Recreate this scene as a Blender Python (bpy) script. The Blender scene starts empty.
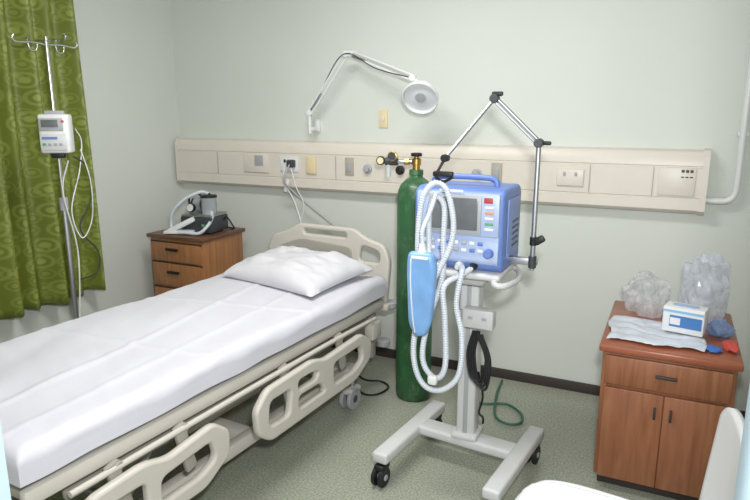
import bpy, bmesh, math, random
from mathutils import Vector, Matrix, noise, Euler
random.seed(4)
C=bpy.context.collection
sc=bpy.context.scene
sc.view_settings.view_transform='Standard'

# ------------------------------------------------------------ materials
def lin(c):
    return tuple(((x/255)/12.92 if x/255<=0.04045 else ((x/255+0.055)/1.055)**2.4) for x in c)+(1,)
def mat(name,rgb,rough=.5,metal=0,var=0.0,scale=8,bump=0.0,bscale=60,alpha=1,trans=0,emit=None,coat=0):
    m=bpy.data.materials.new(name);m.use_nodes=True
    nt=m.node_tree;b=nt.nodes['Principled BSDF']
    c=lin(rgb);b.inputs['Base Color'].default_value=c
    b.inputs['Roughness'].default_value=rough;b.inputs['Metallic'].default_value=metal
    b.inputs['Alpha'].default_value=alpha;b.inputs['Transmission Weight'].default_value=trans
    b.inputs['Coat Weight'].default_value=coat
    tc=nt.nodes.new('ShaderNodeTexCoord')
    n=nt.nodes.new('ShaderNodeTexNoise');n.inputs['Scale'].default_value=scale;n.inputs['Detail'].default_value=4
    nt.links.new(tc.outputs['Object'],n.inputs['Vector'])
    r=nt.nodes.new('ShaderNodeValToRGB');v=max(var,.02)
    r.color_ramp.elements[0].position=.3;r.color_ramp.elements[1].position=.7
    r.color_ramp.elements[0].color=tuple(max(0,x*(1-v)) for x in c[:3])+(1,)
    r.color_ramp.elements[1].color=tuple(min(1,x*(1+v)) for x in c[:3])+(1,)
    nt.links.new(n.outputs['Fac'],r.inputs['Fac']);nt.links.new(r.outputs['Color'],b.inputs['Base Color'])
    if bump:
        n2=nt.nodes.new('ShaderNodeTexNoise');n2.inputs['Scale'].default_value=bscale;n2.inputs['Detail'].default_value=3
        nt.links.new(tc.outputs['Object'],n2.inputs['Vector'])
        bp=nt.nodes.new('ShaderNodeBump');bp.inputs['Strength'].default_value=bump;bp.inputs['Distance'].default_value=.01
        nt.links.new(n2.outputs['Fac'],bp.inputs['Height']);nt.links.new(bp.outputs['Normal'],b.inputs['Normal'])
    if emit:
        b.inputs['Emission Color'].default_value=lin(emit[0]);b.inputs['Emission Strength'].default_value=emit[1]
    return m
def wood(name,c1,c2,rough=.4,axis='Z'):
    m=bpy.data.materials.new(name);m.use_nodes=True;nt=m.node_tree;b=nt.nodes['Principled BSDF']
    b.inputs['Roughness'].default_value=rough
    tc=nt.nodes.new('ShaderNodeTexCoord');mp=nt.nodes.new('ShaderNodeMapping')
    mp.inputs['Scale'].default_value={'Z':(14,14,1.2),'X':(1.2,14,14)}[axis]
    n=nt.nodes.new('ShaderNodeTexNoise');n.inputs['Scale'].default_value=3;n.inputs['Detail'].default_value=6;n.inputs['Distortion'].default_value=.6
    r=nt.nodes.new('ShaderNodeValToRGB');r.color_ramp.elements[0].position=.3;r.color_ramp.elements[1].position=.72
    r.color_ramp.elements[0].color=lin(c1);r.color_ramp.elements[1].color=lin(c2)
    nt.links.new(tc.outputs['Object'],mp.inputs['Vector']);nt.links.new(mp.outputs[0],n.inputs['Vector'])
    nt.links.new(n.outputs['Fac'],r.inputs['Fac']);nt.links.new(r.outputs['Color'],b.inputs['Base Color'])
    return m
WALL=mat('wall_paint',(211,215,208),.6,var=.02,scale=1.5,bump=.06,bscale=150)
CEIL=mat('ceiling_paint',(238,238,236),.8)
CREAM=mat('trunking_cream',(218,211,200),.4,var=.02)
CREAM2=mat('trunking_seam',(172,164,150),.5)
BEIGE=mat('bed_plastic_beige',(199,194,184),.4)
BEIGE2=mat('bed_frame_metal',(162,158,148),.4)
WHITE=mat('white_plastic',(224,225,225),.35)
OFFW=mat('cart_offwhite',(203,203,203),.35)
GREYW=mat('grey_plastic',(165,167,170),.4)
BLACK=mat('black_rubber',(22,22,24),.5)
DGREY=mat('dark_grey',(60,62,66),.45)
CHROME=mat('chrome',(215,217,220),.25,1)
STEEL=mat('steel',(190,192,195),.4,1)
BRASS=mat('brass',(190,155,90),.35,1)
def cyl_green():
    m=mat('cylinder_green',(42,88,52),.42,var=.3,scale=9,coat=.15)
    nt=m.node_tree;b=nt.nodes['Principled BSDF'];src=b.inputs['Base Color'].links[0].from_socket
    tc=nt.nodes.new('ShaderNodeTexCoord');mp=nt.nodes.new('ShaderNodeMapping');mp.inputs['Scale'].default_value=(1,1,.5)
    n=nt.nodes.new('ShaderNodeTexNoise');n.inputs['Scale'].default_value=11;n.inputs['Detail'].default_value=12;n.inputs['Roughness'].default_value=.8
    r=nt.nodes.new('ShaderNodeValToRGB');r.color_ramp.elements[0].position=.53;r.color_ramp.elements[0].color=(0,0,0,1);r.color_ramp.elements[1].position=.60;r.color_ramp.elements[1].color=(.6,.6,.6,1)
    mx=nt.nodes.new('ShaderNodeMixRGB');mx.inputs[2].default_value=lin((92,128,96))
    nt.links.new(tc.outputs['Object'],mp.inputs[0]);nt.links.new(mp.outputs[0],n.inputs[0]);nt.links.new(n.outputs['Fac'],r.inputs[0])
    nt.links.new(r.outputs[0],mx.inputs[0]);nt.links.new(src,mx.inputs[1]);nt.links.new(mx.outputs[0],b.inputs['Base Color']);return m
GREEN=cyl_green()
BLUE=mat('monitor_blue',(98,126,190),.4)
LBLUE=mat('panel_lightblue',(166,182,214),.4)
SCREEN=mat('screen_glass',(104,108,110),.2,var=.15,scale=9)
BAG=mat('bag_blue',(118,162,212),.4,var=.1,scale=14)
HOSE=mat('hose_white',(206,212,220),.3)
RED=mat('red_plastic',(184,62,62),.5)
ORANGE=mat('orange',(216,146,92),.5)
GRN=mat('button_green',(92,158,110),.5)
YELL=mat('plate_yellow',(222,206,166),.5)
SHEET=mat('sheet_cotton',(209,208,216),.9,var=.012,scale=3,bump=.25,bscale=7)
PILLOW=mat('pillow_cotton',(210,209,214),.9,bump=.3,bscale=12)
JAMB=mat('door_paint_cyan',(186,208,218),.4)
SKIRT=mat('skirting_dark',(58,50,46),.5)
def plastic(name,rgb,alpha,sc_):
    m=mat(name,rgb,.16,alpha=alpha,coat=.5)
    nt=m.node_tree;b=nt.nodes['Principled BSDF'];tc=nt.nodes.new('ShaderNodeTexCoord')
    v=nt.nodes.new('ShaderNodeTexVoronoi');v.inputs['Scale'].default_value=sc_
    n=nt.nodes.new('ShaderNodeTexNoise');n.inputs['Scale'].default_value=sc_*.7;n.inputs['Distortion'].default_value=1.2
    ad=nt.nodes.new('ShaderNodeMath');ad.operation='ADD'
    bp=nt.nodes.new('ShaderNodeBump');bp.inputs['Strength'].default_value=.5;bp.inputs['Distance'].default_value=.02
    nt.links.new(tc.outputs['Object'],v.inputs['Vector']);nt.links.new(tc.outputs['Object'],n.inputs['Vector'])
    nt.links.new(v.outputs['Distance'],ad.inputs[0]);nt.links.new(n.outputs['Fac'],ad.inputs[1])
    nt.links.new(ad.outputs[0],bp.inputs['Height']);nt.links.new(bp.outputs[0],b.inputs['Normal'])
    b.inputs['Alpha'].default_value=1
    # thin film: diffuse + translucent sheet mixed with clear transparency
    tl=nt.nodes.new('ShaderNodeBsdfTranslucent');tl.inputs['Color'].default_value=lin(rgb)
    tr=nt.nodes.new('ShaderNodeBsdfTransparent');tr.inputs['Color'].default_value=(.97,.98,1,1)
    m1=nt.nodes.new('ShaderNodeMixShader');m1.inputs[0].default_value=.4
    m2=nt.nodes.new('ShaderNodeMixShader')
    r=nt.nodes.new('ShaderNodeMapRange');r.inputs['From Min'].default_value=.35;r.inputs['From Max'].default_value=.65
    r.inputs['To Min'].default_value=alpha*.6;r.inputs['To Max'].default_value=min(1,alpha*1.5)
    nt.links.new(n.outputs['Fac'],r.inputs['Value']);nt.links.new(r.outputs[0],m2.inputs[0])
    out=nt.nodes['Material Output']
    nt.links.new(b.outputs[0],m1.inputs[1]);nt.links.new(tl.outputs[0],m1.inputs[2])
    nt.links.new(tr.outputs[0],m2.inputs[1]);nt.links.new(m1.outputs[0],m2.inputs[2]);nt.links.new(m2.outputs[0],out.inputs['Surface'])
    return m
CLEAR=plastic('clear_plastic_bag',(238,238,240),.40,16)
CLEAR2=plastic('bluish_plastic_bag',(230,234,244),.46,14)
WRAP=plastic('wrap_blue_plastic',(150,182,226),.6,18)
CLOTHB=mat('blue_cloth',(60,110,190),.7)
CLOTHR=mat('red_cloth',(196,78,70),.7)
WOODR=wood('wood_cabinet',(132,82,54),(160,106,74))
WOODT=wood('wood_top_red',(142,80,56),(166,98,70),.3,'X')
WOODL=wood('wood_nightstand',(142,96,60),(172,120,78))
WOODLT=wood('wood_nightstand_edge',(92,64,46),(114,82,60),.35,'X')
GLASS=mat('jar_plastic',(205,214,218),.1,alpha=.5)
def floor_mat():
    m=bpy.data.materials.new('floor_vinyl');m.use_nodes=True;nt=m.node_tree;b=nt.nodes['Principled BSDF']
    b.inputs['Roughness'].default_value=.26
    tc=nt.nodes.new('ShaderNodeTexCoord')
    v=nt.nodes.new('ShaderNodeTexNoise');v.inputs['Scale'].default_value=110;v.inputs['Detail'].default_value=2
    n=nt.nodes.new('ShaderNodeTexNoise');n.inputs['Scale'].default_value=2.5;n.inputs['Detail'].default_value=4
    nt.links.new(tc.outputs['Object'],v.inputs['Vector']);nt.links.new(tc.outputs['Object'],n.inputs['Vector'])
    r=nt.nodes.new('ShaderNodeValToRGB');e=r.color_ramp.elements
    e[0].position=.36;e[0].color=lin((144,148,132));e[1].position=.66;e[1].color=lin((178,181,166))
    k=e.new(.5);k.color=lin((163,166,150))
    nt.links.new(v.outputs['Fac'],r.inputs['Fac'])
    mx=nt.nodes.new('ShaderNodeMixRGB');mx.blend_type='MULTIPLY';mx.inputs['Fac'].default_value=.16
    nt.links.new(r.outputs['Color'],mx.inputs[1]);nt.links.new(n.outputs['Fac'],mx.inputs[2])
    nt.links.new(mx.outputs[0],b.inputs['Base Color']);return m
FLOOR=floor_mat()
def curtain_mat():
    m=bpy.data.materials.new('curtain_green');m.use_nodes=True;nt=m.node_tree;b=nt.nodes['Principled BSDF']
    b.inputs['Roughness'].default_value=.5
    uv=nt.nodes.new('ShaderNodeTexCoord')
    def rings(scale,off):
        mp=nt.nodes.new('ShaderNodeMapping');mp.inputs['Location'].default_value=(off,off*.7,0)
        nt.links.new(uv.outputs['UV'],mp.inputs['Vector'])
        v=nt.nodes.new('ShaderNodeTexVoronoi');v.voronoi_dimensions='2D';v.inputs['Scale'].default_value=scale;v.inputs['Randomness'].default_value=.6
        nt.links.new(mp.outputs[0],v.inputs['Vector'])
        r=nt.nodes.new('ShaderNodeValToRGB');e=r.color_ramp.elements;e[0].position=0;e[0].color=(.9,.9,.9,1);e[1].position=.42;e[1].color=(0,0,0,1)
        for p,c in ((.13,.8),(.16,.0),(.24,0),(.27,.6),(.35,.6),(.38,0)):
            k=e.new(p);k.color=(c,c,c,1)
        nt.links.new(v.outputs['Distance'],r.inputs['Fac']);return r
    a=rings(8.5,0);c=rings(12,3.1)
    mx=nt.nodes.new('ShaderNodeMixRGB');mx.blend_type='LIGHTEN';mx.inputs[0].default_value=.6
    nt.links.new(a.outputs[0],mx.inputs[1]);nt.links.new(c.outputs[0],mx.inputs[2])
    m2=nt.nodes.new('ShaderNodeMixRGB');nt.links.new(mx.outputs[0],m2.inputs[0])
    m2.inputs[1].default_value=lin((110,120,44));m2.inputs[2].default_value=lin((146,157,78))
    nt.links.new(m2.outputs[0],b.inputs['Base Color']);return m
CURT=curtain_mat()

# ------------------------------------------------------------ builders
def grp(name,loc=(0,0,0),rot=0):
    e=bpy.data.objects.new(name,None);C.objects.link(e);e.location=loc;e.rotation_euler=(0,0,rot);e.empty_display_size=.1
    e['local']=0
    bpy.context.view_layer.update();return e
def lgrp(name,loc,rot=0):
    e=grp(name,loc,rot);e['local']=1;return e
def finish(ob,par,m,ang=35):
    me=ob.data
    if m: me.materials.clear();me.materials.append(m)
    me.polygons.foreach_set('use_smooth',[True]*len(me.polygons))
    me.set_sharp_from_angle(angle=math.radians(ang))
    if par is not None:
        ob.parent=par
        if not par['local']: ob.matrix_parent_inverse=par.matrix_world.inverted()
    return ob
def from_bm(bm,name,par,m,ang=35):
    bmesh.ops.recalc_face_normals(bm,faces=bm.faces)
    me=bpy.data.meshes.new(name);bm.to_mesh(me);bm.free()
    ob=bpy.data.objects.new(name,me);C.objects.link(ob);return finish(ob,par,m,ang)
def box(par,name,c,s,m,bev=.004,rot=(0,0,0),seg=2,taper=None):
    bm=bmesh.new();bmesh.ops.create_cube(bm,size=1)
    for v in bm.verts:
        if taper and v.co.z>0: v.co.x*=taper[0];v.co.y*=taper[1]
        v.co=Vector((v.co.x*s[0],v.co.y*s[1],v.co.z*s[2]))
    if bev>0: bmesh.ops.bevel(bm,geom=bm.edges[:],offset=min(bev,min(s)*.45),segments=seg,profile=.5,affect='EDGES')
    M=Matrix.Translation(c)@Euler(rot).to_matrix().to_4x4()
    bmesh.ops.transform(bm,matrix=M,verts=bm.verts);return from_bm(bm,name,par,m)
def lathe(par,name,base,axis,prof,m,n=32):
    z=Vector(axis).normalized();q=z.to_track_quat('Z','Y').to_matrix()
    bm=bmesh.new();rings=[]
    for r,h in prof:
        ring=[]
        for i in range(n):
            t=2*math.pi*i/n
            ring.append(bm.verts.new(Vector(base)+q@Vector((max(r,.0004)*math.cos(t),max(r,.0004)*math.sin(t),h))))
        rings.append(ring)
    for a,b in zip(rings,rings[1:]):
        for i in range(n): bm.faces.new((a[i],a[(i+1)%n],b[(i+1)%n],b[i]))
    bm.faces.new(rings[0][::-1]);bm.faces.new(rings[-1])
    return from_bm(bm,name,par,m)
def cyl(par,name,p1,p2,r,m,r2=None,n=20,bev=.15):
    d=Vector(p2)-Vector(p1);L=d.length;r2=r if r2 is None else r2;b=min(r*bev,L*.2)
    return lathe(par,name,p1,d,[(r-b,0),(r,b),(r2,L-b),(r2-b if r2>b else r2,L)],m,n)
def spline(pts,k=10):
    P=[Vector(p) for p in pts];out=[]
    P=[P[0]*2-P[1]]+P+[P[-1]*2-P[-2]]
    for i in range(1,len(P)-2):
        a,b,c,d=P[i-1:i+3]
        for j in range(k):
            t=j/k
            out.append(.5*((2*b)+(c-a)*t+(2*a-5*b+4*c-d)*t*t+(3*b-a-3*c+d)*t**3))
    out.append(P[-2].copy())
    return out
def sweep(par,name,pts,r,m,n=10,k=10,smooth=True,corr=0):
    P=spline(pts,k) if smooth else [Vector(p) for p in pts]
    if corr:
        L=[0]
        for a,b in zip(P,P[1:]): L.append(L[-1]+(b-a).length)
        N=int(L[-1]/.0025);Q=[];j=0
        for i in range(N+1):
            s=L[-1]*i/N
            while j<len(L)-2 and L[j+1]<s: j+=1
            t=(s-L[j])/max(1e-6,L[j+1]-L[j]);Q.append(P[j].lerp(P[j+1],t))
        P=Q
    bm=bmesh.new();rings=[];T=(P[1]-P[0]).normalized();N_=T.orthogonal().normalized()
    for i,p in enumerate(P):
        t=(P[min(i+1,len(P)-1)]-P[max(i-1,0)])
        t=t.normalized() if t.length>1e-7 else T
        N_=(N_-t*N_.dot(t)).normalized();B=t.cross(N_);T=t
        rr=r*(1+(.10 if i%4<2 else -.10)) if corr else r
        rings.append([bm.verts.new(p+(N_*math.cos(2*math.pi*q/n)+B*math.sin(2*math.pi*q/n))*rr) for q in range(n)])
    for a,b in zip(rings,rings[1:]):
        for i in range(n): bm.faces.new((a[i],a[(i+1)%n],b[(i+1)%n],b[i]))
    bm.faces.new(rings[0][::-1]);bm.faces.new(rings[-1])
    return from_bm(bm,name,par,m,60)
def rpoly(pts,r,k=5):
    out=[];n=len(pts)
    for i in range(n):
        a,b,c=Vector(pts[i-1]),Vector(pts[i]),Vector(pts[(i+1)%n])
        d1=(a-b);d2=(c-b);rr=min(r,d1.length*.45,d2.length*.45)
        p=b+d1.normalized()*rr;q=b+d2.normalized()*rr
        for j in range(k+1):
            t=j/k;out.append((1-t)**2*p+2*t*(1-t)*b+t*t*q)
    return out
def plate(par,name,outer,holes,th,M,m,bev=.006,r=.03):
    cu=bpy.data.curves.new(name,'CURVE');cu.dimensions='2D';cu.fill_mode='BOTH';cu.extrude=max(th/2-bev,.0005);cu.bevel_depth=bev;cu.bevel_resolution=2;cu.offset=-bev
    for P in [rpoly(outer,r)]+[rpoly(h,r) for h in holes]:
        s=cu.splines.new('POLY');s.points.add(len(P)-1);s.use_cyclic_u=True
        for i,p in enumerate(P): s.points[i].co=(p.x,p.y,0,1)
    o=bpy.data.objects.new(name+'_c',cu);C.objects.link(o);bpy.context.view_layer.update()
    me=bpy.data.meshes.new_from_object(o.evaluated_get(bpy.context.evaluated_depsgraph_get()))
    bpy.data.objects.remove(o);me.transform(M)
    ob=bpy.data.objects.new(name,me);C.objects.link(ob);return finish(ob,par,m)
def MX(x): return Matrix(((0,0,1,x),(1,0,0,0),(0,1,0,0),(0,0,0,1)))
def MY(y): return Matrix(((1,0,0,0),(0,0,-1,y),(0,1,0,0),(0,0,0,1)))
def MZ(z): return Matrix.Translation((0,0,z))
def prism(par,name,pts,vec,m):
    bm=bmesh.new();f=bm.faces.new([bm.verts.new(p) for p in pts])
    r=bmesh.ops.extrude_face_region(bm,geom=[f]);bmesh.ops.translate(bm,verts=[v for v in r['geom'] if isinstance(v,bmesh.types.BMVert)],vec=vec)
    return from_bm(bm,name,par,m)

# ------------------------------------------------------------ room shell
XL,XR,YB,YF,HT=-3.31,.75,3.57,.6,2.7
box(None,'floor',((XL+XR)/2,1.2,-.05),(XR-XL+.3,5.2,.1),FLOOR,0)
box(None,'ceiling',((XL+XR)/2,(YB+YF)/2,HT+.05),(XR-XL+.3,YB-YF+.3,.1),CEIL,0)
box(None,'wall_back',((XL+XR)/2,YB+.06,HT/2),(XR-XL+.24,.12,HT),WALL,0)
bmw=bmesh.new()
def addbox(bm,x0,x1,y0,y1,z0,z1):
    r=bmesh.ops.create_cube(bm,size=1)['verts']
    for v in r: v.co=Vector((x0 if v.co.x<0 else x1,y0 if v.co.y<0 else y1,z0 if v.co.z<0 else z1))
for a in ((1.0-.52,1.0,0,HT),(2.5,YB,0,HT),(1.0,2.5,0,1.0),(1.0,2.5,2.2,HT)):
    addbox(bmw,XL-.12,XL,a[0],a[1],a[2],a[3])
from_bm(bmw,'wall_left',None,WALL)
box(None,'wall_right',(XR+.06,(YB+YF-.12)/2,HT/2),(.12,YB-YF+.12,HT),WALL,0)
bmw=bmesh.new()
DL,DR=-1.03,.108
addbox(bmw,XL,DL,YF-.12,YF,0,HT);addbox(bmw,DR,XR,YF-.12,YF,0,HT);addbox(bmw,DL,DR,YF-.12,YF,2.1,HT)
from_bm(bmw,'wall_front',None,WALL)
dj=grp('door_1',((DL+DR)/2,YF-.06,0))
box(dj,'jamb_left',(DL+.015,YF-.06,1.04),(.03,.125,2.08),JAMB,.003)
box(dj,'jamb_right',(DR-.015,YF-.06,1.04),(.03,.125,2.08),JAMB,.003)
box(dj,'head',((DL+DR)/2,YF-.06,2.09),(DR-DL,.125,.03),JAMB,.003)
win=grp('window_1',(XL-.06,1.75,1.6))
for n,c,s in (('frame_bottom',(XL-.06,1.75,1.02),(.06,1.5,.04)),('frame_top',(XL-.06,1.75,2.18),(.06,1.5,.04)),('frame_l',(XL-.06,1.02,1.6),(.06,.04,1.12)),('frame_r',(XL-.06,2.48,1.6),(.06,.04,1.12)),('mullion',(XL-.06,1.75,1.6),(.05,.04,1.12))):
    box(win,n,c,s,WHITE,.004)
box(win,'glass',(XL-.06,1.75,1.6),(.008,1.44,1.12),mat('window_glass',(200,215,220),.1,alpha=.6),0)
box(None,'baseboard_back',((XL+XR)/2,YB-.008,.03),(XR-XL,.016,.06),SKIRT,.003)
box(None,'baseboard_left',(XL+.008,(YB+YF)/2,.03),(.016,YB-YF-.04,.06),SKIRT,.003)
box(None,'baseboard_right',(XR-.008,(YB+YF)/2,.03),(.016,YB-YF-.04,.06),SKIRT,.003)

# ------------------------------------------------------------ bedhead trunking
tk=grp('bedhead_trunking',(-1.56,YB,1.26))
prof=[(0,1.10),(.055,1.10),(.078,1.118),(.078,1.172),(.073,1.175),(.073,1.179),(.078,1.182),(.08,1.33),(.075,1.333),(.075,1.338),(.08,1.341),(.078,1.385),(.06,1.41),(.03,1.42),(0,1.42)]
prism(tk,'body',[(-3.27,YB-a,z) for a,z in prof],(3.40,0,0),CREAM)
prof2=[(0,1.094),(.058,1.094),(.084,1.115),(.084,1.39),(.062,1.418),(.03,1.426),(0,1.426)]
prism(tk,'end_cap',[(.13,YB-a,z) for a,z in prof2],(.03,0,0),CREAM)
prism(tk,'end_cap_l',[(-3.285,YB-a,z) for a,z in prof2],(.02,0,0),CREAM)
FY=YB-.08
for x in (-2.9,-1.95,-.4,-.09): box(tk,'seam',(x,FY-.001,1.257),(.004,.004,.15),CREAM2,0)
box(tk,'access_panel',(.02,FY-.003,1.26),(.17,.008,.14),CREAM,.003)
for i in range(3):
    box(tk,'vent',(.045+.02*i,FY-.008,1.315),(.014,.004,.014),DGREY,.001)
    box(tk,'vent_b',(.045+.02*i,FY-.008,1.285),(.014,.004,.006),DGREY,.001)
box(tk,'call_panel',(-2.57,FY-.005,1.27),(.2,.012,.13),CREAM,.004)
box(tk,'call_screen',(-2.54,FY-.012,1.285),(.07,.004,.07),GREYW,.002)
box(tk,'socket_plate',(-2.30,FY-.005,1.27),(.14,.012,.1),WHITE,.004)
box(tk,'plug',(-2.27,FY-.03,1.275),(.05,.045,.05),DGREY,.008)
box(tk,'plug_b',(-2.33,FY-.012,1.29),(.016,.008,.02),DGREY,.002)
box(tk,'yellow_plate',(-2.13,FY-.008,1.27),(.075,.014,.115),YELL,.004)
for x in (-.905,-1.85): 
    box(tk,'recess',(x,FY-.004,1.27),(.06,.01,.11),CREAM2,.003);box(tk,'rocker',(x,FY-.011,1.27),(.03,.008,.06),GREYW,.003)
box(tk,'socket_r',(-.50,FY-.005,1.26),(.14,.012,.09),CREAM,.004)
for x in (-.53,-.47): box(tk,'rocker_r',(x,FY-.012,1.28),(.014,.006,.02),GREYW,.001)
for x,mm in ((-1.72,GREYW),(-1.50,BLACK),(-1.02,GREYW)):
    lathe(tk,'gas_outlet',(x,FY,1.26),(0,-1,0),[(.028,0),(.028,.012),(.02,.016),(.018,.035),(.012,.036)],mm,24)
sweep(tk,'handset_cord',[(-2.27,FY-.05,1.27),(-2.29,FY-.09,1.17),(-2.26,FY-.03,1.09),(-2.17,FY-.02,1.02),(-2.03,FY-.02,.93),(-1.92,FY-.03,.86)],.006,GREYW,8)
sweep(tk,'hang_cord',[(-2.33,FY-.02,1.26),(-2.31,FY-.05,1.15),(-2.25,FY-.03,1.02),(-2.20,FY-.03,.85),(-2.21,FY-.03,.65)],.005,WHITE,8)
sweep(tk,'hang_cord_b',[(-2.26,FY-.05,1.25),(-2.22,FY-.05,1.12),(-2.18,FY-.03,1.0),(-2.24,FY-.03,.8),(-2.24,FY-.03,.65)],.004,WHITE,8)
box(tk,'handset',(-2.30,FY-.04,1.13),(.03,.025,.09),WHITE,.008,rot=(0,.3,0))

cd=grp('wall_conduit',(.29,3.5,1.2))
sweep(cd,'pipe',[(.16,3.53,1.17),(.20,3.53,1.168),(.255,3.53,1.172),(.283,3.53,1.20),(.29,3.53,1.26),(.29,3.53,1.5),(.29,3.53,2.0),(.29,3.53,2.69)],.016,WHITE,14,8)
for z in (1.5,2.0,2.5): box(cd,'clip',(.29,3.545,z),(.05,.045,.02),WHITE,.004)
sp=grp('switch_plate',(-1.65,YB-.005,1.565))
box(sp,'plate',(-1.65,YB-.005,1.565),(.06,.01,.11),YELL,.003);box(sp,'rocker',(-1.65,YB-.012,1.565),(.022,.008,.03),CREAM,.002)
# ------------------------------------------------------------ wall lamp
wl=grp('wall_lamp',(-2.11,3.5,1.55))
box(wl,'wall_bracket',(-2.12,YB-.012,1.52),(.035,.024,.08),WHITE,.006)
box(wl,'bracket_arm',(-2.12,YB-.06,1.50),(.025,.1,.025),WHITE,.004)
cyl(wl,'swivel',(-2.12,3.46,1.47),(-2.12,3.46,1.60),.010,WHITE)
A=Vector((-2.12,3.46,1.60));B=Vector((-1.83,3.42,1.945));E=Vector((-1.35,3.30,1.79))
def par_arm(p,q):
    d=(q-p).normalized();s=Vector((0,1,0)).cross(d).normalized()*.014
    cyl(wl,'arm_bar',p+s,q+s,.0065,WHITE,n=10);cyl(wl,'arm_bar',p-s,q-s,.0065,WHITE,n=10)
par_arm(A,B);par_arm(B+Vector((.03,0,.0)),E)
for q in (A,B,B+Vector((.03,0,0)),E): cyl(wl,'joint',q+Vector((0,-.015,0)),q+Vector((0,.015,0)),.02,WHITE)
cyl(wl,'spring_lo',A+(B-A)*.08,A+(B-A)*.34,.008,STEEL);cyl(wl,'spring_hi',B+(E-B)*.1,B+(E-B)*.3,.008,STEEL)
sweep(wl,'flex_cable',[A,A+Vector((.12,-.02,.17)),B+Vector((0,-.02,.0)),B.lerp(E,.5)+Vector((0,-.02,-.02)),E],.003,DGREY,6)
hd=Vector((.12,-.80,-.58)).normalized()
hc=Vector((-1.285,3.30,1.73))
cyl(wl,'neck',E,hc,.012,WHITE)
lathe(wl,'shade',hc-hd*.02,hd,[(.012,-.02),(.03,-.015),(.036,0),(.045,.04),(.08,.07),(.098,.09),(.10,.115),(.095,.117),(.092,.095),(.06,.075),(.02,.07)],WHITE,40)
lathe(wl,'diffuser',hc+hd*.068,hd,[(.088,0),(.088,.008),(.06,.014),(.0,.016)],mat('lamp_diffuser',(212,215,218),.3),32)
lathe(wl,'lens_centre',hc+hd*.081,hd,[(.03,0),(.03,.006),(0,.008)],GREYW,24)

# ------------------------------------------------------------ curtain
def curtain():
    bm=bmesh.new();uvl=bm.loops.layers.uv.new('uv');Y0,Y1,Z0,Z1=.75,2.66,.51,2.42;NX,NZ=240,40;g=[];uv={}
    for j in range(NZ+1):
        z=Z0+(Z1-Z0)*j/NZ;row=[]
        for i in range(NX+1):
            s=i/NX;low=1-j/NZ
            y=Y1-s*(Y1-Y0)+.012*math.sin(s*47)*(.4+low)
            ph=s*2*math.pi*14+.5*math.sin(z*1.7+s*9)
            x=-3.2+ (.035+.015*low)*math.sin(ph)+.012*math.sin(ph*.5+z)
            zz=z+(.012*math.sin(s*30) if j==0 else 0)
            v=bm.verts.new((x,y,zz));uv[v]=(s*(Y1-Y0)*1.15,z);row.append(v)
        g.append(row)
    for j in range(NZ):
        for i in range(NX):
            f=bm.faces.new((g[j][i],g[j][i+1],g[j+1][i+1],g[j+1][i]))
            for l in f.loops: l[uvl].uv=uv[l.vert]
    return bm
cg=grp('curtain',(-3.2,1.75,1.5))
co=from_bm(curtain(),'fabric',cg,CURT,80)
sm=co.modifiers.new('s','SOLIDIFY');sm.thickness=.003
cyl(cg,'rod',(-3.2,.7,2.44),(-3.2,2.8,2.44),.014,STEEL)
for y in (.72,2.78): 
    lathe(cg,'finial',(-3.2,y,2.44),(0,1,0),[(.0,-.03),(.025,-.015),(.028,0),(.02,.02),(0,.03)],STEEL,16)
    cyl(cg,'bracket',(XL,y-.02*(1 if y>1 else -1),2.44),(-3.2,y-.02*(1 if y>1 else -1),2.44),.01,STEEL)

# ------------------------------------------------------------ IV stand
iv=grp('iv_stand',(-2.86,2.2,0))
ix,iy=-2.86,2.2
cyl(iv,'pole_lower',(ix,iy,.1),(ix,iy,1.15),.014,STEEL);cyl(iv,'pole_upper',(ix,iy,1.1),(ix,iy,1.97),.009,CHROME)
cyl(iv,'lock_collar',(ix,iy,1.10),(ix,iy,1.17),.022,GREYW)
cyl(iv,'hub',(ix,iy,.08),(ix,iy,.17),.03,DGREY)
for k in range(5):
    t=2*math.pi*k/5+.3;e=Vector((ix+.25*math.cos(t),iy+.25*math.sin(t),.07))
    cyl(iv,'foot',(ix,iy,.12),e,.012,STEEL)
    cyl(iv,'caster',(e.x-.012*math.sin(t),e.y+.012*math.cos(t),.03),(e.x+.012*math.sin(t),e.y-.012*math.cos(t),.03),.03,BLACK)
for s in (-1,1):
    sweep(iv,'hook_arm',[(ix,iy,1.93),(ix,iy+s*.08,1.935),(ix,iy+s*.155,1.93),(ix,iy+s*.178,1.945),(ix,iy+s*.17,1.962)],.005,CHROME,8)
    sweep(iv,'hook_arm2',[(ix,iy,1.95),(ix+s*.06,iy,1.952),(ix+s*.12,iy,1.945),(ix+s*.14,iy,1.96),(ix+s*.13,iy,1.975)],.005,CHROME,8)
    sweep(iv,'loop',[(ix,iy+s*.05,1.93),(ix,iy+s*.06,1.90),(ix,iy+s*.09,1.90),(ix,iy+s*.1,1.93)],.004,CHROME,8)
ip=lgrp('infusion_pump',(ix+.075,iy-.055,1.5),math.radians(38))
box(ip,'body',(0,0,0),(.14,.09,.19),WHITE,.012)
box(ip,'screen_bezel',(-.01,-.047,.045),(.11,.006,.06),GREYW,.003)
box(ip,'screen',(-.015,-.051,.05),(.075,.004,.035),SCREEN,.001)
box(ip,'red_led',(.045,-.051,.06),(.012,.004,.01),RED,.001)
box(ip,'door',(-.005,-.049,-.04),(.12,.008,.08),OFFW,.004)
box(ip,'blue_label',(-.02,-.054,-.02),(.07,.002,.012),BLUE,0)
for i in range(4):
    box(ip,'key',(-.045+.025*i,-.055,-.05),(.016,.004,.012),GREYW if i else GRN,.002)
box(ip,'handle',(.0,.0,.102),(.09,.03,.02),GREYW,.006)
box(ip,'clamp',(-.02,.053,-.0),(.05,.03,.06),BLACK,.005)
box(ip,'clamp_low',(.0,0,-.105),(.06,.05,.03),BLACK,.006)
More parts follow.
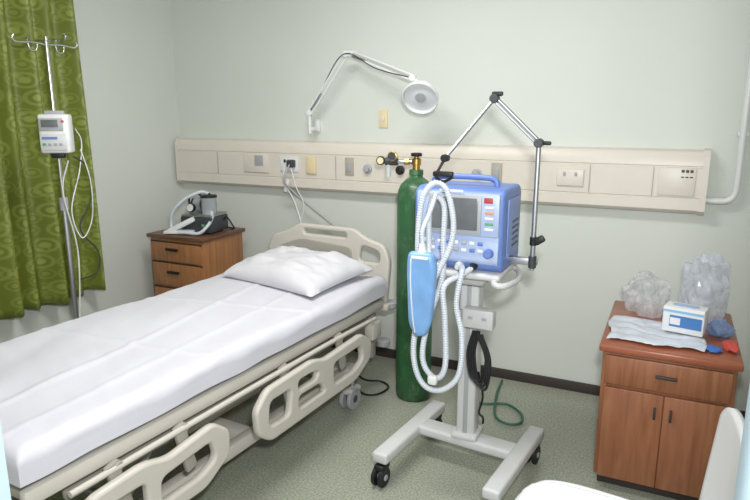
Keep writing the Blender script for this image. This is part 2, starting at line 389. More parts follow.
sweep(iv,'line1',[(ix+.13,iy+.03,1.42),(ix+.12,iy+.08,1.25),(ix+.08,iy+.10,1.05),(ix+.05,iy+.05,.95),(ix+.03,iy+.02,1.1),(ix+.02,iy+.10,1.3),(ix+.02,iy+.13,1.45),(ix+.02,iy+.10,1.52)],.0035,WHITE,6)
sweep(iv,'power_cable',[(ix+.05,iy+.05,1.38),(ix+.05,iy+.12,1.32),(ix+.04,iy+.14,1.15),(ix+.03,iy+.06,1.0),(ix+.03,iy+.16,.85),(ix+.03,iy+.14,.74),(ix+.02,iy+.03,.72)],.004,DGREY,6)
sweep(iv,'line2',[(ix+.03,iy+.03,1.36),(ix+.03,iy-.02,1.2),(ix+.03,iy+.03,.9),(ix+.03,iy+.01,.6),(ix+.03,iy-.02,.4)],.004,WHITE,6)

# ------------------------------------------------------------ left bedside cabinet
ns=grp('bedside_cabinet',(-2.92,3.27,0))
nx0,nx1,ny0,ny1=-3.14,-2.68,3.03,3.46
cx,cy=(nx0+nx1)/2,(ny0+ny1)/2
box(ns,'carcass',(cx,cy,.42),(nx1-nx0-.01,ny1-ny0-.02,.74),WOODL,.004)
box(ns,'top',(cx,cy,.80),(nx1-nx0+.02,ny1-ny0+.02,.025),WOODLT,.006)
box(ns,'plinth',(cx,cy+.01,.03),(nx1-nx0-.05,ny1-ny0-.06,.06),SKIRT,.003)
for i,(z,h) in enumerate(((.70,.13),(.545,.16),(.27,.36))):
    box(ns,'drawer_front',(cx,ny0+.002,z),(nx1-nx0-.05,.02,h-.008),WOODL,.004)
    box(ns,'drawer_shadow_gap',(cx,ny0+.008,z+h/2),(nx1-nx0-.03,.014,.008),SKIRT,0)
    box(ns,'handle',(cx-.02,ny0-.016,z+.02 if h<.3 else z+.12),(.10,.016,.018),BLACK,.004)
su=lgrp('suction_machine',(-2.84,3.25,.8125),math.radians(6))
box(su,'base',(0,0,.062),(.24,.21,.105),DGREY,.012)
for x in (-.08,.08):
    for y in (-.07,.07): cyl(su,'foot',(x,y,0),(x,y,.012),.012,BLACK)
box(su,'top_plate',(0,0,.12),(.23,.20,.014),STEEL,.004)
cyl(su,'motor',(-.09,.04,.18),(.05,.04,.18),.05,GREYW,n=28)
cyl(su,'motor_end',(-.11,.04,.18),(-.09,.04,.18),.04,BLACK,n=28)
cyl(su,'motor_band',(-.03,.04,.18),(-.01,.04,.18),.053,DGREY,n=28)
lathe(su,'jar',(.065,-.035,.127),(0,0,1),[(.045,0),(.05,.01),(.05,.10),(.053,.105),(.053,.12),(.01,.125)],GLASS,28)
lathe(su,'jar_fluid',(.065,-.035,.13),(0,0,1),[(.044,0),(.046,.03)],GREYW,24)
lathe(su,'jar_lid',(.065,-.035,.24),(0,0,1),[(.055,0),(.055,.014),(.015,.018),(.012,.03)],BLACK,24)
lathe(su,'gauge',(-.06,-.05,.165),(0,-1,.2),[(.03,0),(.03,.02),(.026,.022)],BLACK,24)
lathe(su,'gauge_face',(-.06,-.071,.169),(0,-1,.2),[(.025,0),(.025,.003)],WHITE,24)
box(su,'switch',(.06,-.108,.06),(.02,.01,.02),GRN,.002)
sweep(su,'handle',[(-.09,-.03,.13),(-.09,-.03,.235),(-.04,-.02,.26),(.0,-.01,.24)],.007,BLACK,8)
sweep(su,'hose',[(.065,-.035,.265),(.04,-.09,.28),(-.06,-.13,.23),(-.15,-.14,.14),(-.175,-.13,.06),(-.14,-.165,.018),(-.03,-.17,.018),(.06,-.165,.018),(.10,-.14,.05),(.11,-.08,.10),(.10,-.06,.15)],.011,HOSE,8,corr=1)
sweep(su,'power_cord',[(.11,.05,.06),(.14,.05,.10),(.165,.08,.04),(.15,.12,.008),(.08,.15,.008)],.005,BLACK,6)
box(su,'tray',(-.10,-.145,.016),(.20,.07,.022),WHITE,.008,rot=(0,0,.35))
box(su,'wedge',(-.09,-.135,.06),(.20,.05,.035),WHITE,.012,rot=(0,-.45,.35))

# ------------------------------------------------------------ hospital bed (local coords, +y = head)
bed=lgrp('hospital_bed',(-1.85,3.10,0),math.radians(-3.4))
BW=.45;BL=2.13
def sheet():
    bm=bmesh.new();top=.70;bot=.595;r=.045
    W,Ln=BW,BL
    def prof(s,half):
        a=abs(s);sg=1 if s>=0 else -1;f=half-r;arc=r*math.pi/2
        if a<f: return sg*a,0
        if a<f+arc:
            t=(a-f)/r;return sg*(f+r*math.sin(t)),r*(1-math.cos(t))
        return sg*half,r+(a-f-arc)
    down=top-bot;sx=W-r+r*math.pi/2+down-r;sy=Ln/2-r+r*math.pi/2+down-r
    NX,NY=90,190;g=[]
    for j in range(NY+1):
        row=[]
        for i in range(NX+1):
            a=-sx+2*sx*i/NX;b=-sy+2*sy*j/NY
            x,dx=prof(a,W);y,dy=prof(b,Ln/2)
            d=min(max(dx,dy),down)
            w=noise.noise(Vector((x*2.2,y*1.6,1)))*.016+noise.noise(Vector((x*7+y*3,y*2.5-x*2,5)))*.009+noise.noise(Vector((x*3,y*14+x*6,8)))*.005
            ridge=.006*math.exp(-((x+.12*math.sin(y*1.3))/.015)**2)+.005*math.exp(-((y+.35-.15*x)/.015)**2)+.005*math.exp(-((y-.25-.25*x)/.014)**2)+.004*math.exp(-((x-.22+.1*y)/.012)**2)
            z=top+w*.8+ridge-d
            side=.008*noise.noise(Vector((y*5,x*5,3)))
            if dx>r*.8: x+=side*(1 if x>0 else -1)
            z2=z if d<down*.95 else bot+.008*noise.noise(Vector((x*4,y*4,9)))
            row.append(bm.verts.new((x,y-Ln/2,z2)))
        g.append(row)
    for j in range(NY):
        for i in range(NX): bm.faces.new((g[j][i],g[j][i+1],g[j+1][i+1],g[j+1][i]))
    return bm
from_bm(sheet(),'sheet',bed,SHEET,80)
box(bed,'mattress',(0,-BL/2,.63),(.86,BL-.05,.10),mat('mattress_vinyl',(190,200,210),.6),.03,seg=3)
for s in (-1,1):
    box(bed,'deck_side_beam',(s*.425,-BL/2,.545),(.035,BL-.02,.055),BEIGE,.012)
    box(bed,'deck_lower_tube',(s*.40,-BL/2,.47),(.03,BL-.3,.035),BEIGE2,.008)
for y in (-.03,-.55,-1.05,-1.55,-2.08): box(bed,'deck_cross',(0,y,.545),(.83,.05,.04),BEIGE2,.006)
box(bed,'deck_panel_head',(0,-.5,.57),(.82,.9,.015),BEIGE2,.003);box(bed,'deck_panel_foot',(0,-1.56,.57),(.82,1.0,.015),BEIGE2,.003)
for s in (-1,1): box(bed,'chassis_beam',(s*.33,-1.06,.20),(.05,1.75,.06),BEIGE,.01)
for y in (-.25,-1.06,-1.9): box(bed,'chassis_cross',(0,y,.20),(.78 if y!=-1.06 else .62,.07,.055),BEIGE,.01)
box(bed,'actuator_cover',(0,-1.0,.29),(.3,.5,.1),BEIGE,.02)
for y,sg in ((-.45,1),(-1.7,-1)):
    for s in (-1,1): 
        sweep(bed,'lift_arm',[(s*.28,y,.22),(s*.28,y-sg*.25,.52)],.018,BEIGE2,10,smooth=False)
    cyl(bed,'lift_shaft',(-.3,y,.23),(.3,y,.23),.016,STEEL)
cyl(bed,'motor',(0,-.6,.33),(0,-.95,.35),.035,DGREY)
for s in (-1,1):
    for y in (-.25,-1.9):
        cyl(bed,'caster_stem',(s*.37,y,.10),(s*.37,y,.19),.016,STEEL)
        box(bed,'caster_fork',(s*.37,y-.01,.105),(.07,.11,.035),BEIGE,.014,seg=3)
        for d in (-.024,.024): cyl(bed,'caster_wheel',(s*.37+d-.011,y-.025,.062),(s*.37+d+.011,y-.025,.062),.062,GREYW,n=28)
        cyl(bed,'caster_hub',(s*.37-.038,y-.025,.062),(s*.37+.038,y-.025,.062),.022,DGREY)
hb=[(-.40,.50),(.43,.50),(.455,.78),(.42,.87),(.30,.90),(.22,.95),(-.17,.95),(-.25,.90),(-.37,.86),(-.41,.78)]
plate(bed,'headboard',hb,[[(-.13,.89),(.17,.89),(.17,.92),(-.13,.92)],[(.25,.76),(.39,.76),(.39,.83),(.27,.86)]],.04,MY(.045),BEIGE,.012,.035)
plate(bed,'headboard_inset',[(-.32,.56),(.21,.56),(.21,.84),(-.15,.86),(-.32,.80)],[],.012,MY(.022),BEIGE2,.004,.04)
for s in (-1,1):
    cyl(bed,'headboard_post',(s*.33,.045,.48),(s*.33,.045,.60),.02,STEEL)
    cyl(bed,'bumper_wheel',(s*.44,.06,.50),(s*.44,.06,.54),.045,GREYW,n=28)
    cyl(bed,'bumper_low',(s*.40,.06,.26),(s*.40,.06,.30),.04,GREYW,n=28)
    box(bed,'bumper_bracket',(s*.43,.03,.52),(.07,.09,.04),BEIGE,.01)
    box(bed,'head_upright',(s*.36,-.02,.37),(.045,.045,.32),BEIGE2,.008)
for s in (-1,1):
    X=s*.485
    A_=[(-1.20,.31),(-1.12,.25),(-.42,.25),(-.27,.32),(-.26,.42),(-.36,.485),(-.70,.47),(-.80,.50),(-1.13,.49),(-1.21,.42)]
    plate(bed,'siderail_head',A_,[[(-1.13,.32),(-.99,.31),(-.97,.43),(-1.12,.43)],[(-.92,.31),(-.70,.31),(-.74,.365),(-.92,.37)],[(-.92,.40),(-.78,.40),(-.76,.43),(-.82,.445),(-.92,.445)],[(-.63,.31),(-.44,.31),(-.35,.345),(-.37,.425),(-.63,.42)]],.035,MX(X),BEIGE,.011,.03)
    B_=[(-2.03,.31),(-1.95,.25),(-1.50,.25),(-1.37,.32),(-1.36,.42),(-1.44,.485),(-1.66,.46),(-1.76,.49),(-1.96,.48),(-2.04,.41)]
    plate(bed,'siderail_foot',B_,[[(-1.95,.32),(-1.76,.31),(-1.76,.42),(-1.94,.42)],[(-1.70,.31),(-1.52,.31),(-1.44,.345),(-1.46,.42),(-1.70,.40)]],.035,MX(X),BEIGE,.011,.03)
    for y in (-.95,-.5,-1.83,-1.55):
        box(bed,'rail_arm',(s*.455,y,.43),(.02,.05,.2),BEIGE2,.006,rot=(.25,0,0))
        cyl(bed,'rail_pivot',(s*.41,y,.51),(s*.47,y,.51),.016,BEIGE2)
    sweep(bed,'rail_grab_tube',[(s*.46,-.15,.50),(s*.468,-.6,.515),(s*.468,-1.3,.515),(s*.46,-2.0,.505)],.011,BEIGE,8)
box(bed,'control_box',(.43,-.12,.42),(.06,.1,.1),BEIGE,.012)
sweep(bed,'power_cord',[(.2,-.1,.2),(.28,.02,.04),(.36,.10,.008),(.44,.05,.008),(.43,-.06,.008),(.36,-.10,.008),(.25,-.02,.008),(.2,.08,.008)],.006,BLACK,8)

def pillow(par,name,c,sx,sy,h,rot,m,seed):
    bm=bmesh.new();N=44
    def P(a,b,sg):
        ea=(1-abs(a)**3.2);eb=(1-abs(b)**3.2)
        t=max(0,ea*eb)**.5
        k=1-.07*(1-abs(b)**2)*abs(a)**2 ; k2=1-.10*(1-abs(a)**2)*abs(b)**2
        w=noise.noise(Vector((a*2.2+seed,b*2,seed)))*.24+noise.noise(Vector((a*5,b*6+seed,2)))*.12
        z=h*t*(1+w) if sg>0 else -h*.32*t
        return Vector((a*sx*k,b*sy*k2,z))
    T=[[bm.verts.new(P(-1+2*i/N,-1+2*j/N,1)) for i in range(N+1)] for j in range(N+1)]
    Bt=[[bm.verts.new(P(-1+2*i/N,-1+2*j/N,-1)) for i in range(N+1)] for j in range(N+1)]
    for j in range(N):
        for i in range(N):
            bm.faces.new((T[j][i],T[j][i+1],T[j+1][i+1],T[j+1][i]));bm.faces.new((Bt[j][i],Bt[j+1][i],Bt[j+1][i+1],Bt[j][i+1]))
    bmesh.ops.remove_doubles(bm,verts=bm.verts,dist=.0015)
    bmesh.ops.transform(bm,matrix=Matrix.Translation(c)@Matrix.Rotation(rot,4,'Z')@Matrix.Rotation(math.radians(5),4,'X'),verts=bm.verts)
    return from_bm(bm,name,par,m,80)
pillow(bed,'pillow',(.035,-.28,.738),.35,.25,.105,math.radians(-9),PILLOW,3.3)

# ------------------------------------------------------------ oxygen cylinder
oc=grp('oxygen_cylinder',(-1.24,3.10,0))
lathe(oc,'tank',(-1.24,3.10,0),(0,0,1),[(.085,0),(.098,.012),(.101,.03),(.101,1.15),(.097,1.19),(.083,1.225),(.058,1.25),(.036,1.265),(.034,1.285),(.034,1.30),(.02,1.302)],GREEN,48)
lathe(oc,'neck_ring',(-1.24,3.10,1.275),(0,0,1),[(.034,0),(.038,.004),(.038,.026),(.034,.03)],GREEN,32)
lathe(oc,'valve_body',(-1.24,3.10,1.30),(0,0,1),[(.02,0),(.02,.03),(.026,.032),(.026,.06),(.015,.065),(.012,.08)],BRASS,20)
lathe(oc,'valve_handwheel',(-1.24,3.10,1.375),(0,0,1),[(.028,0),(.03,.004),(.03,.014),(.026,.018)],BLACK,20)
cyl(oc,'regulator_stem',(-1.24,3.10,1.345),(-1.36,3.08,1.345),.011,CHROME)
cyl(oc,'regulator_nut',(-1.275,3.094,1.345),(-1.305,3.089,1.345),.018,BRASS,n=6)
cyl(oc,'regulator_body',(-1.34,3.083,1.345),(-1.41,3.072,1.345),.022,DGREY)
lathe(oc,'gauge_a',(-1.36,3.06,1.375),(0.1,-1,0),[(.024,-.01),(.026,.0),(.026,.012),(.022,.014)],BRASS,28)
lathe(oc,'gauge_a_face',(-1.36,3.06,1.375),(0.1,-1,0),[(.021,.012),(.021,.0155)],DGREY,28)
lathe(oc,'gauge_b',(-1.425,3.05,1.35),(0.1,-1,0),[(.022,-.01),(.024,.0),(.024,.012),(.02,.014)],BLACK,28)
lathe(oc,'gauge_b_face',(-1.425,3.05,1.35),(0.1,-1,0),[(.018,.012),(.018,.0155)],YELL,28)
lathe(oc,'flow_tube',(-1.39,3.07,1.26),(0,0,1),[(.012,0),(.014,.01),(.014,.06),(.008,.07)],GLASS,16)
gh=grp('oxygen_hose',(-.62,3.0,0))
sweep(gh,'hose',[(-.98,3.22,.012),(-.85,3.15,.012),(-.72,3.2,.012),(-.62,3.12,.012),(-.60,3.02,.012),(-.66,2.98,.012),(-.74,3.04,.014),(-.80,3.3,.012),(-.82,3.5,.012)],.007,mat('hose_green',(52,104,84),.4),8)

# ------------------------------------------------------------ ventilator on cart
vt=grp('ventilator',(-.74,2.5,0))
base=Matrix.Translation((-.75,2.47,0))@Matrix.Rotation(math.radians(-6),4,'Z')
def W(x,y,z): return tuple(base@Vector((x,y,z)))
RZ=(0,0,math.radians(-6))
for s in (-1,1):
    box(vt,'base_leg',W(s*.255,0,.135),(.075,.60,.05),OFFW,.012,rot=RZ,seg=3)
    for y in (-.265,.265):
        cyl(vt,'caster_stem',W(s*.255,y,.085),W(s*.255,y,.115),.014,STEEL)
        box(vt,'caster_fork',W(s*.255,y-.01,.088),(.05,.07,.03),BLACK,.01,rot=RZ)
        for d in (-.017,.017): cyl(vt,'caster_wheel',W(s*.255+d-.009,y-.02,.045),W(s*.255+d+.009,y-.02,.045),.045,BLACK,n=28)
        cyl(vt,'caster_hub',W(s*.255-.03,y-.02,.045),W(s*.255+.03,y-.02,.045),.014,GREYW)
box(vt,'base_crossbar',W(0,.06,.135),(.5,.10,.045),OFFW,.012,rot=RZ,seg=3)
px,py=-.745,2.54
box(vt,'post_foot',(px,py,.165),(.12,.13,.03),OFFW,.01)
box(vt,'post',(px,py,.53),(.085,.085,.74),OFFW,.012,seg=3)
box(vt,'post_groove',(px,py-.043,.53),(.02,.004,.70),GREYW,.001)
box(vt,'tray_support',(px,py,.915),(.14,.2,.05),OFFW,.012,taper=(1.6,1.3))
box(vt,'tray',(-.775,2.54,.95),(.38,.34,.028),OFFW,.012,seg=3)
sweep(vt,'tray_handle',[(-.62,2.42,.945),(-.6,2.36,.93),(-.56,2.38,.925),(-.54,2.5,.925),(-.56,2.6,.935),(-.6,2.64,.945)],.013,OFFW,12)
box(vt,'outlet_box',(-.69,2.47,.745),(.135,.06,.085),OFFW,.008)
for x in (-.72,-.66): box(vt,'outlet_holes',(x,2.439,.75),(.02,.004,.012),GREYW,.001)
box(vt,'outlet_bracket',(-.745,2.50,.745),(.09,.04,.04),GREYW,.004)
for k in range(4):
    sweep(vt,'power_cable_coil',[(-.70+.008*k,2.43,.70),(-.72+.01*k,2.42,.60),(-.70+.012*k,2.41,.50-.01*k),(-.66+.01*k,2.41,.49-.01*k),(-.64+.006*k,2.42,.58),(-.68+.006*k,2.42,.69)],.006,BLACK,8)
sweep(vt,'cable_drop',[(-.67,2.42,.52),(-.655,2.45,.4),(-.68,2.49,.3),(-.69,2.6,.22),(-.70,2.64,.17)],.005,BLACK,8)
y0,y1=2.40,2.70;zb,zt=.966,1.305
MX0,MX1=-.965,-.585
pf=[(y0+.02,zb),(y1-.02,zb),(y1,zb+.02),(y1,zt-.03),(y1-.03,zt),(y0+.03,zt),(y0,zt-.02),(y0-.005,1.10),(y0,zb+.02)]
def slab(name,x0,x1,pts,m,bev=.01):
    return plate(vt,name,pts,[],x1-x0,MX((x0+x1)/2),m,bev,.02)
slab('monitor_body',MX0,MX1,pf,BLUE,.014)
slab('monitor_rear',-.94,-.61,[(2.68,1.0),(2.76,1.02),(2.76,1.24),(2.68,1.27)],GREYW,.008)
box(vt,'side_panel',(MX1+.002,2.56,1.14),(.006,.2,.24),mat('side_blue',(122,146,200),.4),.003)
for i in range(5): box(vt,'side_slot',(MX1+.006,2.58,1.06+.025*i),(.003,.1,.007),DGREY,0)
FYm=y0-.006
box(vt,'front_bezel',(-.775,FYm,1.20),(.35,.02,.175),LBLUE,.008)
box(vt,'screen_frame',(-.785,FYm-.011,1.20),(.225,.008,.16),GREYW,.004)
box(vt,'screen',(-.785,FYm-.016,1.203),(.195,.004,.13),SCREEN,.002)
box(vt,'logo_strip',(-.80,FYm-.012,1.294),(.1,.006,.01),WHITE,.002)
box(vt,'logo_red',(-.645,FYm-.013,1.262),(.035,.004,.022),RED,.001)
for i,(mm) in enumerate((WHITE,ORANGE,WHITE,GRN,WHITE)):
    box(vt,'indicator',(-.64,FYm-.012,1.234-.022*i),(.035,.005,.010),mm,.002)
slab('keypad_panel',-.95,-.60,[(y0-.02,1.005),(y0+.01,.99),(y0+.01,1.12),(y0-.006,1.115)],LBLUE,.004)
for r in range(2):
    for i in range(8):
        mm=[WHITE,GREYW,WHITE,BLUE][ (i+r)%4]
        box(vt,'key',(-.91+.034*i,y0-.017-.003*(1-r),1.085-.03*r),(.022,.008,.015),mm,.003)
lathe(vt,'dial_knob',(-.635,y0-.02,1.05),(0,-1,.1),[(.02,0),(.018,.02),(.015,.024)],BLUE,24)
for x,mm in ((-.89,WHITE),(-.84,GREYW),(-.76,WHITE),(-.70,BLACK)):
    lathe(vt,'port',(x,y0+.01,.99),(0,-1,-.1),[(.016,0),(.016,.025),(.011,.045),(.011,.05)],mm,20)
sweep(vt,'top_handle',[(-.92,2.50,1.295),(-.91,2.50,1.33),(-.86,2.50,1.34),(-.70,2.50,1.34),(-.65,2.50,1.33),(-.64,2.50,1.295)],.012,BLUE,12)
R=Vector((-.485,2.5,0))
box(vt,'arm_mount',(-.53,2.53,1.0),(.12,.03,.03),STEEL,.004)
cyl(vt,'arm_rod',R+Vector((0,0,.97)),R+Vector((0,0,1.475)),.010,STEEL)
cyl(vt,'arm_clamp',R+Vector((0,0,.98)),R+Vector((0,0,1.03)),.016,DGREY)
box(vt,'rod_knob',R+Vector((.025,-.01,1.10)),(.045,.02,.03),BLACK,.008,rot=(0,-.6,0));cyl(vt,'rod_collar',R+Vector((0,0,1.075)),R+Vector((0,0,1.11)),.015,BLACK)
J=R+Vector((0,0,1.485));K=Vector((-.655,2.45,1.655));H_=Vector((-.80,2.30,1.43))
cyl(vt,'elbow',J-Vector((0.0,.018,0)),J+Vector((0,.018,0)),.018,DGREY);box(vt,'elbow_knob',J+Vector((.03,0,0)),(.035,.018,.016),BLACK,.006)
cyl(vt,'upper_arm',J+Vector((0,0,.008)),K+Vector((0,0,.008)),.007,STEEL);cyl(vt,'upper_arm_b',J-Vector((0,0,.012)),K-Vector((0,0,.012)),.005,STEEL)
cyl(vt,'elbow_top',K-Vector((0,.018,0)),K+Vector((0,.018,0)),.018,DGREY);box(vt,'top_knob',K+Vector((.01,0,.018)),(.045,.018,.018),BLACK,.006)
cyl(vt,'fore_arm',K,H_,.007,STEEL)
cyl(vt,'wrist',H_-Vector((0,.018,0)),H_+Vector((0,.018,0)),.015,BLACK)
sweep(vt,'hook_bracket',[H_,H_+Vector((-.02,-.01,-.04)),H_+Vector((-.03,-.02,-.07)),H_+Vector((.0,-.02,-.09)),H_+Vector((.04,-.02,-.07))],.006,BLACK,8)
box(vt,'hose_clip',H_+Vector((0,-.02,-.06)),(.08,.025,.02),BLACK,.005)
yh=2.28
sweep(vt,'hose_a',[(-.885,2.37,.985),(-.89,2.30,.95),(-.90,yh,1.05),(-.895,yh,1.2),(-.875,yh,1.29),(-.83,yh,1.335),(-.785,yh,1.31),(-.755,yh,1.2),(-.76,yh,1.1),(-.80,yh-.01,1.0),(-.87,yh-.02,.85),(-.90,yh-.03,.68),(-.89,yh-.03,.56),(-.845,yh-.03,.49),(-.775,yh-.02,.485),(-.71,yh-.01,.56),(-.705,yh,.72),(-.735,yh+.01,.85),(-.72,yh+.02,.98),(-.74,2.36,.99)],.0115,HOSE,12,12,corr=1)
sweep(vt,'hose_b',[(-.84,2.37,.985),(-.845,2.28,.98),(-.865,yh+.03,1.10),(-.86,yh+.02,1.22),(-.835,yh+.015,1.28),(-.80,yh+.02,1.24),(-.80,yh+.02,1.10),(-.80,yh+.02,.95),(-.84,yh,.80),(-.86,yh-.03,.66),(-.845,yh-.04,.58),(-.79,yh-.05,.545),(-.755,yh-.05,.61),(-.765,yh-.04,.8),(-.775,yh-.03,.93),(-.72,2.33,.97),(-.70,2.37,.985)],.0115,HOSE,12,12,corr=1)
box(vt,'y_piece',(-.80,yh-.07,.545),(.04,.03,.04),WHITE,.01)
lathe(vt,'test_lung_neck',(-.85,2.20,1.105),(0,0,-1),[(.012,0),(.014,.02),(.02,.035)],WHITE,20)
bg=plate(vt,'test_lung_bag',[(-.905,1.075),(-.80,1.075),(-.785,1.02),(-.80,.80),(-.825,.735),(-.87,.725),(-.90,.78),(-.91,1.0)],[],.045,MY(2.195),BAG,.02,.025)
sweep(vt,'bag_seam',[(-.885,2.170,1.05),(-.885,2.169,.95),(-.875,2.169,.82),(-.865,2.170,.75)],.003,WHITE,6)
box(vt,'bag_clip',(-.85,2.17,1.055),(.07,.008,.012),WHITE,.003)
sweep(vt,'bag_hose',[(-.85,2.20,1.10),(-.85,2.20,1.16),(-.835,2.23,1.22),(-.815,yh-.03,1.30)],.009,HOSE,10,corr=1)

# ------------------------------------------------------------ right cabinet
rc=grp('wooden_cabinet',(.05,2.9,0))
X0,X1,Y0,Y1,ZT=-.21,.315,2.60,3.30,.66
ccx,ccy=(X0+X1)/2,(Y0+Y1)/2
box(rc,'carcass',(ccx,ccy+.01,.345),(X1-X0-.03,Y1-Y0-.03,.57),WOODR,.004)
box(rc,'plinth',(ccx,ccy+.02,.03),(X1-X0-.06,Y1-Y0-.08,.06),SKIRT,.003)
box(rc,'top',(ccx,ccy,.645),(X1-X0,Y1-Y0,.03),WOODT,.008)
box(rc,'drawer',(ccx,Y0+.012,.555),(X1-X0-.06,.02,.125),WOODR,.004)
box(rc,'door_a',(ccx-.116,Y0+.012,.27),(.229,.02,.415),WOODR,.004);box(rc,'door_b',(ccx+.116,Y0+.012,.27),(.229,.02,.415),WOODR,.004)
box(rc,'drawer_pull',(ccx,Y0-.006,.56),(.08,.016,.012),SKIRT,.004)
for s in (-1,1): box(rc,'door_pull',(ccx+s*.03,Y0-.006,.40),(.010,.016,.05),SKIRT,.003)
def crumple(name,c,s,m,seed,amp=.35,sub=5,fold=.18,ang=70):
    bm=bmesh.new();bmesh.ops.create_icosphere(bm,subdivisions=sub,radius=1)
    sv=Vector((seed,seed*.3,0))
    rnd=random.Random(int(seed*10));planes=[]
    for k in range(60):
        d=Vector((rnd.gauss(0,1),rnd.gauss(0,1),rnd.gauss(0,1))).normalized();planes.append((d,rnd.uniform(.78,1.0)))
    for v in bm.verts:
        n=v.co.normalized()
        rr=min(h/max(n.dot(d),1e-3) for d,h in planes if n.dot(d)>.2)
        rr=min(rr,1.25)
        rr*=1+amp*noise.noise(n*1.2+sv)-fold*(.5-abs(noise.noise(n*2.4+sv))*2)*.5
        p=n*rr;v.co=Vector((p.x*s[0],p.y*s[1],max(p.z,-.55)*s[2]+.55*s[2]))+Vector(c)
    return from_bm(bm,name,None,m,30)
crumple('plastic_bag',(-.06,3.14,.664),(.12,.115,.135),CLEAR,2.1,.35,6,.25)
crumple('plastic_bag.001',(.18,3.13,.664),(.115,.12,.215),CLEAR2,7.7,.35,6,.25)
crumple('plastic_wrap_bundle',(.24,2.93,.664),(.045,.06,.05),WRAP,11.2,.3,5,.2)
crumple('red_cloth',(.275,2.77,.664),(.03,.06,.02),CLOTHR,5.2,.4,4,.2)
crumple('blue_cloth',(.215,2.71,.664),(.035,.035,.012),CLOTHB,9.2,.4,4,.2)
bm=bmesh.new();N=50;g=[]
for j in range(N+1):
    row=[]
    for i in range(N+1):
        a=i/N;b=j/N
        x=-.19+a*.37;y=2.665+b*.33+.012*math.sin(a*9)
        z=.666+.013*abs(noise.noise(Vector((a*4,b*4,2))))+.004*abs(math.sin(b*12+a*3))+.004*abs(noise.noise(Vector((a*12,b*9,4))))
        row.append(bm.verts.new((x+.012*math.sin(b*7),y,z)))
    g.append(row)
for j in range(N):
    for i in range(N): bm.faces.new((g[j][i],g[j][i+1],g[j+1][i+1],g[j+1][i]))
pw=from_bm(bm,'plastic_wrapping',None,mat('wrap_white',(208,214,224),.35),60)
sm=pw.modifiers.new('s','SOLIDIFY');sm.thickness=.003;sm.offset=1
bx=lgrp('glove_box',(.105,2.85,.687),math.radians(-12))
box(bx,'carton',(0,0,.055),(.16,.09,.11),WHITE,.003)
BXB=mat('carton_blue',(70,122,184),.5)
box(bx,'band',(.01,-.0455,.05),(.125,.002,.05),BXB,0)
box(bx,'stripe',(0,-.0458,.092),(.155,.002,.010),mat('carton_lightblue',(140,186,220),.5),0)
box(bx,'logo',(-.03,-.047,.05),(.04,.002,.030),WHITE,0)
box(bx,'side_band',(-.0805,0,.045),(.002,.085,.045),BXB,0)
plate(bx,'opening',[(-.05,-.02),(.05,-.02),(.05,.02),(-.05,.02)],[],.003,MZ(.1115),mat('opening_lilac',(160,180,215),.5),.001,.02)

# ------------------------------------------------------------ plastic chair (faces -x)
ch=grp('plastic_chair',(-.07,1.62,0))
sx0,sx1,sy0,sy1=-.34,.17,1.37,1.885
plate(ch,'seat',[(sx0,sy0+.02),(sx1,sy0+.05),(sx1,sy1-.05),(sx0,sy1-.02)],[],.03,MZ(.435),WHITE,.013,.14)
sweep(ch,'seat_rim',[(sx1,sy0+.06,.43),(sx0+.13,sy0+.02,.43),(sx0+.025,sy0+.09,.425),(sx0,1.63,.42),(sx0+.025,sy1-.09,.425),(sx0+.13,sy1-.02,.43),(sx1,sy1-.06,.43)],.016,WHITE,10)
for (x,y,tx,ty) in ((sx0+.07,sy0+.07,-.04,-.03),(sx0+.07,sy1-.07,-.04,.03),(sx1-.03,sy0+.07,.04,-.03),(sx1-.03,sy1-.07,.04,.03)):
    cyl(ch,'leg',(x+tx,y+ty,0),(x,y,.43),.018,WHITE,r2=.028)
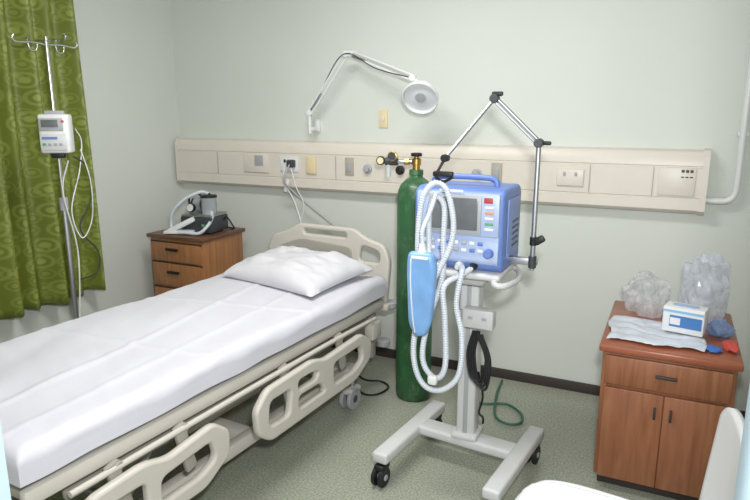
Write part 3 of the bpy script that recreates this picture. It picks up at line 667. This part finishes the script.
def backshell():
    bm=bmesh.new();NY,NZ=36,20;F=[]
    for j in range(NZ+1):
        h=j/NZ;z=.43+.41*h;row=[]
        for i in range(NY+1):
            t=-1+2*i/NY
            hw=.245*(1-.05*h)
            zz=z-(.07*abs(t)**5)*h
            row.append(bm.verts.new((sx1+.025+.03*h-.025*t*t,1.63+t*hw,zz)))
        F.append(row)
    for j in range(NZ):
        for i in range(NY):
            bm.faces.new((F[j][i],F[j][i+1],F[j+1][i+1],F[j+1][i]))
    return bm
bs=from_bm(backshell(),'backrest',ch,WHITE,60);sm=bs.modifiers.new('s','SOLIDIFY');sm.thickness=.018
box(ch,'back_junction',(sx1+.005,1.63,.435),(.05,.40,.028),WHITE,.01)

# ------------------------------------------------------------ ceiling lamp + lights
cl=grp('ceiling_light',(-1.3,2.0,HT))
box(cl,'housing',(-1.3,2.0,HT-.03),(1.25,.35,.06),WHITE,.01)
box(cl,'diffuser',(-1.3,2.0,HT-.065),(1.2,.3,.012),mat('diffuser',(255,255,250),.5,emit=((255,252,245),2.0)),.004)
def area(name,loc,size,sy,power,target,col):
    l=bpy.data.lights.new(name,'AREA');l.shape='RECTANGLE';l.size=size;l.size_y=sy;l.energy=power;l.color=col
    o=bpy.data.objects.new(name,l);C.objects.link(o);o.location=loc
    o.rotation_euler=(Vector(target)-Vector(loc)).to_track_quat('-Z','Y').to_euler();return o
area('ceiling_tube_light',(-1.3,2.0,HT-.08),1.2,.3,32,(-1.3,2.0,0),(1,.99,.97))
area('camera_flash',(.03,.12,1.80),.12,.09,51,(-1.2,3.2,1.5),(.99,.993,1))
w=bpy.data.worlds.new('world');sc.world=w;w.use_nodes=True
w.node_tree.nodes['Background'].inputs[0].default_value=(.9,.95,1,1);w.node_tree.nodes['Background'].inputs[1].default_value=.8

cam=bpy.data.objects.new('camera',bpy.data.cameras.new('camera'));C.objects.link(cam);sc.camera=cam
cam.location=(0,0,1.6);cam.rotation_euler=(math.radians(90-12.46),0,math.radians(25.6))
cam.data.sensor_width=36;cam.data.lens=620/750*36;cam.data.clip_start=.05
